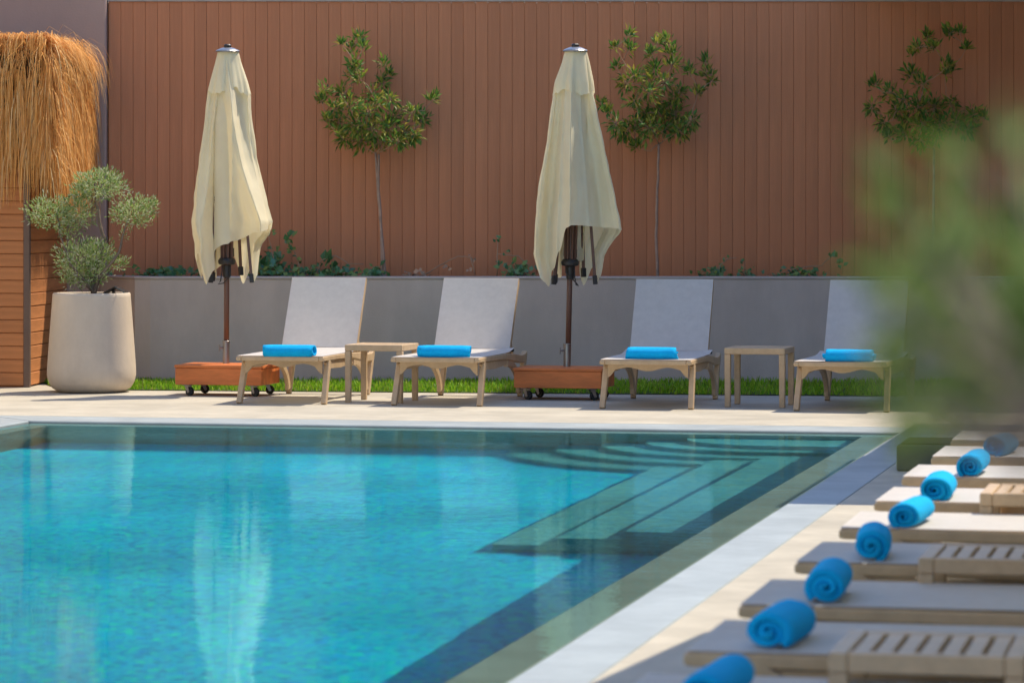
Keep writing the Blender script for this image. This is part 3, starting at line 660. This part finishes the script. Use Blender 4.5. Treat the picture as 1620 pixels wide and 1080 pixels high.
umbrella('closed cream umbrella in the shade between the second and third loungers', u2, 13 / (F / UD2), zpx(72, UD2), half2, hem2, [(5, .30, .9, .12), (8, .13, 1.6, .1), (3, .10, 2.2, .2)], 8, 1)
b1f = (P(281, 626.3), P(411, 627.6)); 
bz0, bz1 = .078, .215
base_box('orange wooden umbrella base on castors in full sun', P(277, 626), P(414, 627.8), bz0, bz1, .42, u1)
base_box('brown wooden umbrella base on castors standing in shade', P(813, 632.5), P(951, 634.4), bz0 + .005, bz1 + .003, .42, u2)

# ================================================================== loungers
LW, LZ = .60, .318
def make_lounger(back=True):
    root = empty('sun_lounger')
    hw = LW / 2
    for s_ in (-1, 1):
        x0, x1 = (s_ * hw, s_ * (hw - .035))
        xa, xb = min(x0, x1), max(x0, x1)
        top = [(0.0, LZ - .004), (.03, LZ), (.4, LZ), (.8, LZ - .004), (1.05, LZ - .012), (1.25, LZ - .03), (1.38, LZ - .028), (1.45, LZ - .005)]
        bot = [(1.46, LZ - .035), (1.38, LZ - .085), (1.25, LZ - .085), (1.05, LZ - .065), (.8, LZ - .04), (.4, LZ - .034), (.02, LZ - .031), (0, LZ - .028)]
        m = MB(); n = len(top); rr = []
        for xx in (xa, xb): rr.append([Vector((xx, y, z)) for y, z in top + bot])
        vs = rr[0] + rr[1]; N2 = 2 * n; fs = []
        for k in range(n - 1):
            fs.append((k, k + 1, N2 - 2 - k, N2 - 1 - k)); fs.append((N2 + k, N2 + N2 - 1 - k, N2 + N2 - 2 - k, N2 + k + 1))
        for k in range(N2): fs.append((k, N2 + k, N2 + (k + 1) % N2, (k + 1) % N2))
        m.add(vs, fs); m.build('side_rail', 'resin', root, bevel=.006, seg=2)
        xi = s_ * (hw - .023); m = MB(); m.add([(xi + q * .011, y, z) for q in (-1, 1) for y, z in ((.12, LZ - .045), (.16, LZ - .036), (.9, LZ - .042), (.9, LZ - .075), (.5, LZ - .092), (.2, LZ - .085))], [(5, 4, 3, 2, 1, 0), (6, 7, 8, 9, 10, 11)] + [(k, (k + 1) % 6, 6 + (k + 1) % 6, 6 + k) for k in range(6)]); m.build('side_apron', 'resin', root)
        xm = s_ * (hw - .018)
        m = MB(); m.bar((xm, .19, LZ - .03), (xm + s_ * .008, .05, 0), .036, .062, Vector((1, 0, 0)), .036, .042); m.build('leg', 'resin', root, bevel=.005, seg=2)
        # rear leg: straight strut and arched brace, both meeting at the foot
        m = MB(); m.bar((xm, 1.43, LZ - .03), (xm, 1.29, 0), .034, .055, Vector((1, 0, 0)), .034, .042); m.build('leg', 'resin', root, bevel=.005, seg=2)
        m = MB(); pts = []
        for k in range(9):
            t = k / 8; pts.append((xm - s_ * .002, .86 + .40 * math.sin(t * PI / 2), LZ - .065 - (LZ - .10) * (1 - math.cos(t * PI / 2))))
        rings = []
        for k, p in enumerate(pts):
            a_ = Vector(pts[max(k - 1, 0)]); b_ = Vector(pts[min(k + 1, 8)]); t = (b_ - a_).normalized(); nn = Vector((0, -t.z, t.y))
            hh = .024 if 0 < k < 8 else .03
            rings.append([Vector(p) + Vector((sx * .014, 0, 0)) + nn * sy * hh for sx, sy in ((-1, -1), (1, -1), (1, 1), (-1, 1))])
        m.loft(rings, cap=True); m.build('arched_brace', 'resin', root, bevel=.003)
    # front rail, wavy apron with brackets under it
    MB().box((-hw + .0355, .0, LZ - .031), (hw - .0355, .035, LZ - .001)).build('front_rail', 'resin', root, bevel=.006, seg=2)
    tops, bots = [], []
    for k in range(33):
        x = -hw + .037 + (LW - .074) * k / 32; q = abs(x) / (hw - .037)
        zb = .255 - .012 * math.cos(q * PI * 2.0) if q < .82 else .255 - .012 * math.cos(.82 * 2 * PI) - (q - .82) / .18 * .05 - .008 * math.sin((q - .82) / .18 * PI)
        tops.append((x, LZ - .0315)); bots.append((x, zb))
    m = MB(); n = 33; vs = [(x, .10, z) for x, z in tops] + [(x, .10, z) for x, z in bots] + [(x, .125, z) for x, z in tops] + [(x, .125, z) for x, z in bots]
    fs = []
    for k in range(n - 1):
        fs += [(k, k + 1, n + k + 1, n + k), (2 * n + k, 3 * n + k, 3 * n + k + 1, 2 * n + k + 1), (n + k, n + k + 1, 3 * n + k + 1, 3 * n + k), (k, 2 * n + k, 2 * n + k + 1, k + 1)]
    fs += [(0, n, 3 * n, 2 * n), (n - 1, 3 * n - 1, 4 * n - 1, 2 * n - 1)]
    m.add(vs, fs); m.build('apron', 'resin', root)
    MB().box((-hw + .0355, .98, LZ - .075), (hw - .0355, 1.02, LZ - .04)).build('cross_bar', 'resin', root, bevel=.004)
    MB().box((-hw + .0355, 1.38, LZ - .075), (hw - .0355, 1.42, LZ - .04)).build('cross_bar', 'resin', root, bevel=.004)
    # seat sling, dipping in the middle, rising a little to the back hinge
    m = MB(); rings = []
    iw = hw - .004
    for iy in range(25):
        y = .004 + 1.056 * iy / 24; ring = []
        for ix in range(9):
            x = -iw + 2 * iw * ix / 8; q = 1 - (x / iw) ** 2
            z = LZ + .004 - .006 * q * math.sin(min(1, iy / 4) * PI / 2) + max(0, y - .82) ** 2 * .42
            ring.append(Vector((x, y, z)))
        rings.append(ring)
    m.loft(rings, closed=False); o = m.build('seat_sling', 'sling', root, smooth=True)
    # reclined back
    if back:
        AB = R(59); bl = .54; hy, hz = 1.06, LZ + .012; bw_ = .255
        dy, dz = math.cos(AB), math.sin(AB)
        for s_ in (-1, 1):
            m = MB(); m.bar((s_ * bw_, hy - .01, hz - .03), (s_ * bw_, hy + bl * dy, hz + bl * dz), .024, .036, Vector((1, 0, 0))); m.build('back_rail', 'resin', root, bevel=.004, seg=2)
        m = MB(); m.bar((-bw_ - .012, hy + (bl + .008) * dy, hz + (bl + .008) * dz), (bw_ + .012, hy + (bl + .008) * dy, hz + (bl + .008) * dz), .018, .034, Vector((0, dy, dz))); m.build('back_top_rail', 'resin', root, bevel=.004, seg=2)
        m = MB(); rings = []
        for iy in range(20):
            t = iy / 19; ring = []
            for ix in range(9):
                x = -bw_ - .010 + 2 * (bw_ + .010) * ix / 8; q = max(0, 1 - (x / bw_) ** 2)
                l_ = t * (bl + .012); off = -.021 + .005 * q * math.sin(t * PI)
                ring.append(Vector((x, hy + l_ * dy + off * dz, hz + l_ * dz - off * dy)))
            rings.append(ring)
        m.loft(rings, closed=False); o = m.build('back_sling', 'sling', root, smooth=True)
        m = MB(); m.bar((-.2, hy + .3 * dy, hz + .28 * dz), (-.2, 1.40, LZ - .03), .02, .015); m.bar((.2, hy + .3 * dy, hz + .28 * dz), (.2, 1.40, LZ - .03), .02, .015); m.build('back_prop', 'resin', root)
        for s_ in (-1, 1):
            m = MB(); m.tube([(s_ * (bw_ + .012), hy, hz), (s_ * (bw_ + .036), hy, hz)], .012, 10); m.build('hinge_pin', 'black', root)
    return root
def make_table():
    root = empty('side_table'); w_ = .20; t = .388
    m = MB()
    MB().box((-w_, -w_, t - .042), (w_, -w_ + .04, t)).build('top_rail', 'resin', root, bevel=.005, seg=2)
    MB().box((-w_, w_ - .04, t - .042), (w_, w_, t)).build('top_rail', 'resin', root, bevel=.005, seg=2)
    for s_ in (-1, 1): MB().box((s_ * w_ - (.04 if s_ > 0 else 0), -w_ + .0405, t - .042), (s_ * w_ + (.04 if s_ < 0 else 0), w_ - .0405, t)).build('top_rail', 'resin', root, bevel=.005, seg=2)
    n = 7; sp = .32 / n; s0 = None
    for k in range(n):
        y = -.16 + sp * k
        if s0 is None: s0 = MB().box((-.1595, 0, t - .02), (.1595, sp - .009, t - .002)).build('slat', 'resin', root, bevel=.003); o = s0
        else: o = s0.copy(); COL.objects.link(o)
        o.location = (0, y + .0045, 0)
    MB().box((-.1595, -.02, t - .045), (.1595, .02, t - .021)).build('under_bar', 'resin', root)
    for sx in (-1, 1):
        for sy in (-1, 1):
            m = MB(); x, y = sx * (w_ - .02), sy * (w_ - .02); m.bar((x, y, 0), (x, y, t - .0425), .036, .036, Vector((1, 0, 0)), .04, .04); m.build('leg', 'resin', root, bevel=.004)
    return root
def make_towel(seed, turns=2.7, rx=.056, rz=.047, ln=.325):
    rs = random.Random(seed); n = 96; th_ = .78 * rx / turns - .0012
    r_out = []; 
    m = MB(); ny = 14; rings = []
    ph = rs.uniform(-.5, .4); skew = rs.uniform(-.02, .02)
    for iy in range(ny + 1):
        y = -ln / 2 + ln * iy / ny
        rim = 1 - .07 * (abs(2 * iy / ny - 1) ** 8)
        outer, inner = [], []
        for k in range(n + 1):
            t = k / n; a = -PI / 2 - .35 + ph - t * turns * 2 * PI
            r = 1 - .80 * t
            wob = 1 + .03 * noise.noise(Vector((math.cos(a) * 2, y * 9, math.sin(a) * 2 + seed)))
            ca, sa = math.cos(a), math.sin(a)
            x = ca * rx * r * wob * rim + skew * y; z = sa * rz * r * wob * rim
            z = max(z, -rz * .86 + .001 * t) if t < .34 else z
            wob *= 1 + .10 * (.3 + t) * noise.noise(Vector((ca * 1.5, y * 4, seed + t * 5))); x = ca * rx * r * wob * rim + skew * y
            telesc = (.012 * math.sin(t * 4 + seed) + .006 * math.sin(t * 13 + 2 * seed)) * (1 if iy in (0, ny) else 0) * (1 if iy == 0 else -1)
            outer.append(Vector((x, y + telesc, z + rz * .86)))
            ri = max(.02, r - th_ / rx)
            inner.append(Vector((ca * rx * ri * wob * rim + skew * y, y + telesc, max(sa * rz * ri * wob * rim, -rz * .86 + th_ * .9) + rz * .86)))
        rings.append(outer + inner[::-1])
    m.loft(rings, cap=False)
    N2 = 2 * (n + 1)
    for base_, flip in ((0, 0), (ny * N2, 1)):
        for k in range(n): m.f.append((base_ + k, base_ + k + 1, base_ + N2 - 2 - k, base_ + N2 - 1 - k))
    return m.build('rolled_towel', 'towel', None, smooth=True)
def place(o, x, y, rz, z=0): o.location = (x, y, z); o.rotation_euler = (0, 0, rz); return o
lproto = make_lounger(); tproto = make_table()
used = {'l': 0, 't': 0}
def lounger(x, y, rz, label, group):
    o = lproto if not used['l'] else copy_tree(lproto); used['l'] = 1
    place(o, x, y, rz); tag(o, label, 'sun lounger', group); return o
def table(x, y, rz, label, group):
    o = tproto if not used['t'] else copy_tree(tproto); used['t'] = 1
    place(o, x, y, rz); tag(o, label, 'side table', group); return o
far = [((375, 638.3), (516, 640), 'beige sling lounger in full sun, leftmost of the far row by the orange umbrella base', 457, 567),
       ((619, 641.3), (763, 643), 'sling lounger with its back half in shade, just left of the shaded umbrella', 704, 568),
       ((950, 646.2), (1096, 648), 'shaded sling lounger just right of the shaded umbrella base', 1032, 571),
       ((1258, 650), (1404, 652.2), 'shaded sling lounger at the right end of the far row, half hidden by blurred foliage', 1344, 575)]
tl = ['turquoise rolled towel on the sunlit leftmost far lounger', 'blue rolled towel on the lounger left of the shaded umbrella', 'blue rolled towel on the shaded lounger right of the umbrella', 'turquoise rolled towel on the far lounger half hidden by foliage']
for i, (a_, b_, lb, tx, ty) in enumerate(far):
    p, q = P(*a_), P(*b_); c = (p + q) / 2; ang = math.atan2(q.y - p.y, q.x - p.x) * .5 + (.012, -.016, .02, -.01)[i]
    fx, fy = -math.sin(ang), math.cos(ang)
    lounger(c.x - .05 * fx, c.y - .05 * fy, ang, lb, 'far row of loungers')
    tp = P(tx, ty - 3.5, LZ)
    t = make_towel(10 + i); tag(t, tl[i], 'towel', 'rolled towels on the far row'); place(t, tp.x, tp.y, R(90) + ang + rnd(-.03, .03), LZ - .004)
def far_table(a_, b_, lb):
    p, q = P(*a_), P(*b_); c = (p + q) / 2; ang = .5 * math.atan2(q.y - p.y, q.x - p.x)
    table(c.x - math.sin(ang) * .18, c.y + math.cos(ang) * .18, ang, lb, 'far side tables')
far_table((549, 636.5), (635, 638), 'sunlit beige side table between the two leftmost far loungers')
far_table((1150, 643.6), (1239, 645), 'shaded beige side table between the two rightmost far loungers')
# right row, feet towards the pool
ys = [6.62, 7.60, 8.52, 9.58, 10.62, 11.62, 12.70, 13.75, 14.72]
names = ['blurred lounger at the bottom edge below the nearest slatted table', 'shaded lounger just beyond the nearest slatted table', 'shaded lounger in front of the middle slatted table', 'shaded lounger just beyond the middle slatted table, nearest the lit ones', 'long sunlit lounger in the right row in front of the plain sunlit table', 'sunlit lounger just beyond the sunlit side table', 'sunlit lounger ending beside the dark planter, third from the far end of the right row', 'lounger second from the far end of the right row under the foliage', 'lounger at the far end of the right row under the foliage']
tn = ['blurred blue rolled towel cut by the bottom edge', 'shaded blue rolled towel beside the nearest slatted table', 'shaded blue rolled towel on the lounger in front of the middle slatted table', 'shaded blue rolled towel beside the middle slatted table', 'bright cyan rolled towel on the long sunlit lounger', 'bright cyan rolled towel beside the plain sunlit side table', 'turquoise rolled towel half behind blurred leaves beside the dark planter', 'dim turquoise rolled towel behind blurred leaves at the right edge', None]
tpx = [(1140, 1079), (1235, 1022), (1317, 938), (1383, 883), (1448, 822), (1487, 780), (1546, 733), (1586, 708)]
for i, y in enumerate(ys):
    lounger(-1.238 + rnd(-.012, .012), y + LW / 2, R(-90) + rnd(-.008, .008), names[i], 'right row of loungers')
    if tn[i] and i < len(tpx):
        px, py = tpx[i]; d = (y + .30) / cs
        yy = y + LW / 2 - .07
        # keep the photographed column: solve X for the near end of the roll
        rr = (px - 22 * 8.0 / y - 810) / F; ye = yy - .15; X = ye * (rr * cs - sn) / (cs + rr * sn)
        t = make_towel(30 + i, 2.2 + .9 * rnd(0, 1), .058, .05); tag(t, tn[i], 'towel', 'rolled towels on the right row'); place(t, X + .01, yy, rnd(-.12, .1) + (PI if i % 2 else 0), LZ - .004); t.scale = (rnd(.92, 1.1), rnd(.94, 1.06), rnd(.9, 1.08))
for y, lb in ((7.12, 'nearest slatted side table in shade, cut by the bottom edge'), (9.10, 'middle slatted side table in shade at the right edge'), (11.2, 'sunlit side table at the right edge between sunlit loungers')):
    table(-.85 + .2, y + .2, R(-90), lb, 'right row side tables')

# ================================================================== dark planter at the far end of the right row
pp = P(1418, 745)
dp = tag(empty('square_planter', (pp.x, pp.y, 0)), 'dark greenish square planter behind the blurred foliage', 'planter')
m = MB(); m.box((0, 0, 0), (.30, .5, .13)); m.build('planter_box', 'darkplanter', dp, bevel=.008)
m = MB(); m.box((.02, .02, .131), (.28, .48, .137)); m.build('soil', 'soil', dp)

# ================================================================== foreground olive branches, out of focus
random.seed(77)
def FQ(px, py, d): return Q(px, py, d)
FDp = 1.45
tb = CF(.52, 1.6, 0)
fo = tag(empty('foreground_tree', (tb.x, tb.y, 0)), 'blurred olive branches close to the lens at the right edge', 'tree')
t = MB(); org = Vector((tb.x, tb.y, 0))
branch(t, [(0, 0, 0), (.02, .02, .5), (-.02, 0, .95), (.03, .02, 1.5)], .03, .012, 8, .02)
sprays = []
for k in range(84):
    x0, y0 = random.gauss(1655, 75), random.gauss(590, 100)
    if x0 < 1490 or y0 > 700 or y0 < 440: continue
    an = rnd(100, 150) if x0 < 1600 else rnd(75, 120); ln = rnd(90, 170)
    sprays.append([(x0 + 60, y0 + 90), (x0, y0), (x0 + ln * math.cos(R(an)) * .6, y0 - ln * math.sin(R(an)) * .6), (x0 + ln * math.cos(R(an)), y0 - ln * math.sin(R(an)))])
for k in range(6):
    x0, y0 = rnd(1520, 1680), rnd(630, 700); an = rnd(95, 175); ln = rnd(70, 130)
    sprays.append([(x0 + 80, y0 + 20), (x0, y0), (x0 + ln * math.cos(R(an)) * .6, y0 - ln * math.sin(R(an)) * .6), (x0 + ln * math.cos(R(an)), y0 - ln * math.sin(R(an)))])
sprays += [[(1560, 480), (1490, 400), (1430, 320), (1392, 262)], [(1580, 600), (1500, 560), (1420, 500), (1375, 430)], [(1600, 690), (1530, 650), (1450, 600), (1400, 545)], [(1640, 420), (1590, 330), (1540, 270), (1505, 228)], [(1660, 400), (1630, 320), (1605, 260), (1590, 215)], [(1650, 720), (1560, 700), (1490, 672), (1440, 640)], [(1660, 700), (1580, 690), (1500, 690), (1450, 690)]]
lf = MB()
for k, b_ in enumerate(sprays):
    dd = FDp + rnd(-.18, .2); pts = [FQ(x, y, dd + .02 * i) - org for i, (x, y) in enumerate(b_)]
    branch(t, pts, .0022, .001, 5, .003)
    if k % 6 == 0 or k > len(sprays) - 8: branch(t, [Vector((0, 0, pts[0].z - .12)), pts[0]], .006, .0025, 6, .006)
    for i in range(20):
        q = rnd(.35, 1) ** .8 * (len(pts) - 1); s_ = int(min(q, len(pts) - 2)); p = pts[s_].lerp(pts[s_ + 1], q - s_); ax = (pts[s_ + 1] - pts[s_]).normalized()
        lf.leaf(p, ax * 1.0 + rdir() * .8, rdir(), rnd(.017, .029), rnd(.004, .0062))
t.build('trunk', 'bark', fo, smooth=True); lf.build('crown', 'foreleaf', fo, recalc=False)

# ================================================================== unseen things that shade the scene or bounce light into it
def parasol(x, y, rz, label, half=1.5, z=2.38):  # unseen; placed so their shade falls on the right row and coping
    root = tag(empty('open_parasol', (x, y, 0), rz), label, 'parasol', 'open parasols over the right row')
    m = MB(); m.tube([(0, 0, .03), (0, 0, z + .42)], .022, 12); m.build('pole', 'pole', root, smooth=True)
    m = MB(); m.box((-.25, -.25, 0), (.25, .25, .09)); m.build('foot', 'basewood', root, bevel=.01)
    m = MB(); c = [(-half, -half, z), (half, -half, z), (half, half, z), (-half, half, z)]
    m.add(c + [(0, 0, z + .45)], [(0, 1, 4), (1, 2, 4), (2, 3, 4), (3, 0, 4)]); o = m.build('canopy', 'canvas', root, recalc=False); md = o.modifiers.new('cloth', 'SOLIDIFY'); md.thickness = .003
    for k in range(8):
        a = k * PI / 4; r_ = half * (1.41 if k % 2 else 1) * .98; m = MB(); m.bar((0, 0, z + .42), (r_ * math.cos(a), r_ * math.sin(a), z - .012), .02, .014, Vector((0, 0, 1))); m.build('rib', 'pole', root)
    return root
parasol(.68, 9.95, R(-6), 'open cream parasol shading the middle of the right row, out of the picture')
parasol(.68, 6.98, R(-6), 'open cream parasol shading the nearest loungers, out of the picture')
parasol(.45, 17.75, 0, 'unseen open cream parasol placed to shade the far coping')
parasol(.45, 20.62, 0, 'unseen open cream parasol placed to shade the coping by the dark planter', 1.45)
bl = tag(empty('apartment_building', (-.1, 27.6, 0)), 'tall pale building behind the fence that shades the far row', 'building')
MB().box((0, 0, 0), (14, 9, 11.8)).build('wall', 'building', bl)
MB().box((-.15, -.15, 11.801), (14.15, 9.15, 12.0)).build('roof', 'building', bl)
for fl in range(4):
    for k in range(6):
        x = .8 + k * 2.2; z = .9 + fl * 2.8
        wv = MB().box((x, -.03, z), (x + 1.2, -.002, z + 1.5)).build('window', 'cap', bl); MB().box((x + .07, -.04, z + .07), (x + 1.13, -.031, z + 1.43)).build('pane', 'glass', wv)

ht = tag(empty('sky_blocking_wing', (2.75, 3.0, 0)), 'unseen hotel wing added along the right to darken that end of the fence', 'building')  # unseen wing, added to block sky from the right
MB().box((0, 0, 0), (9, 30, 7.6)).build('wall', 'building', ht)
MB().box((-.1, -.1, 7.601), (9.1, 30.1, 7.8)).build('roof', 'building', ht)
for fl in range(2):
    for k in range(9):
        y = 1.2 + k * 3.2; z = .2 + fl * 3.4
        wv = MB().box((-.03, y, z), (-.002, y + 1.9, z + 2.3)).build('window', 'cap', ht); MB().box((-.04, y + .07, z + .07), (-.031, y + 1.83, z + 2.23)).build('pane', 'glass', wv)

aw = tag(empty('fence_shade_roof', CF(2.5, 24.25), TH), 'unseen flat timber roof added to darken the right end of the fence', 'roof')  # unseen roof, added to cut skylight on the fence's right end
for k in range(12): MB().box((0, k * .18, 3.12), (5.2, k * .18 + .172, 3.15)).build('roof_board', 'plank', aw)
for k in range(4): MB().box((.1 + k * 1.6, -.05, 3.0), (.18 + k * 1.6, 2.2, 3.115)).build('joist', 'post', aw)
for y in (.0, 2.0): MB().box((3.6, y, 0), (3.7, y + .1, 2.995)).build('post', 'post', aw)
for y in (.0, 2.0): MB().box((5.0, y, 0), (5.1, y + .1, 2.995)).build('post', 'post', aw)

def hotel(label, loc, rz, ln, hgt):  # unseen sunlit facades, added to throw warm light on the left side
    o = tag(empty('bounce_wing', loc, rz), label, 'building', 'unseen wings added for bounce light')
    MB().box((0, 0, 0), (ln, 8, hgt)).build('wall', 'cream', o); MB().box((-.1, -.1, hgt + .001), (ln + .1, 8.1, hgt + .2)).build('roof', 'building', o)
    for fl in range(int(hgt / 3)):
        for k in range(int(ln / 4)):
            x = 1.2 + k * 4; z = .4 + fl * 3
            wv = MB().box((x, -.03, z), (x + 1.2, -.002, z + 1.9)).build('window', 'cap', o); MB().box((x + .07, -.04, z + .07), (x + 1.13, -.031, z + 1.83)).build('pane', 'glass', wv)
hotel('unseen cream hotel wing left of the pool, added for warm bounce light', (-11.6, 1.0, 0), R(90), 23, 9.2)
hotel('unseen cream hotel wing behind the camera, added for warm bounce light', (-4.5, -9.0, 0), R(180), 18, 12.2)
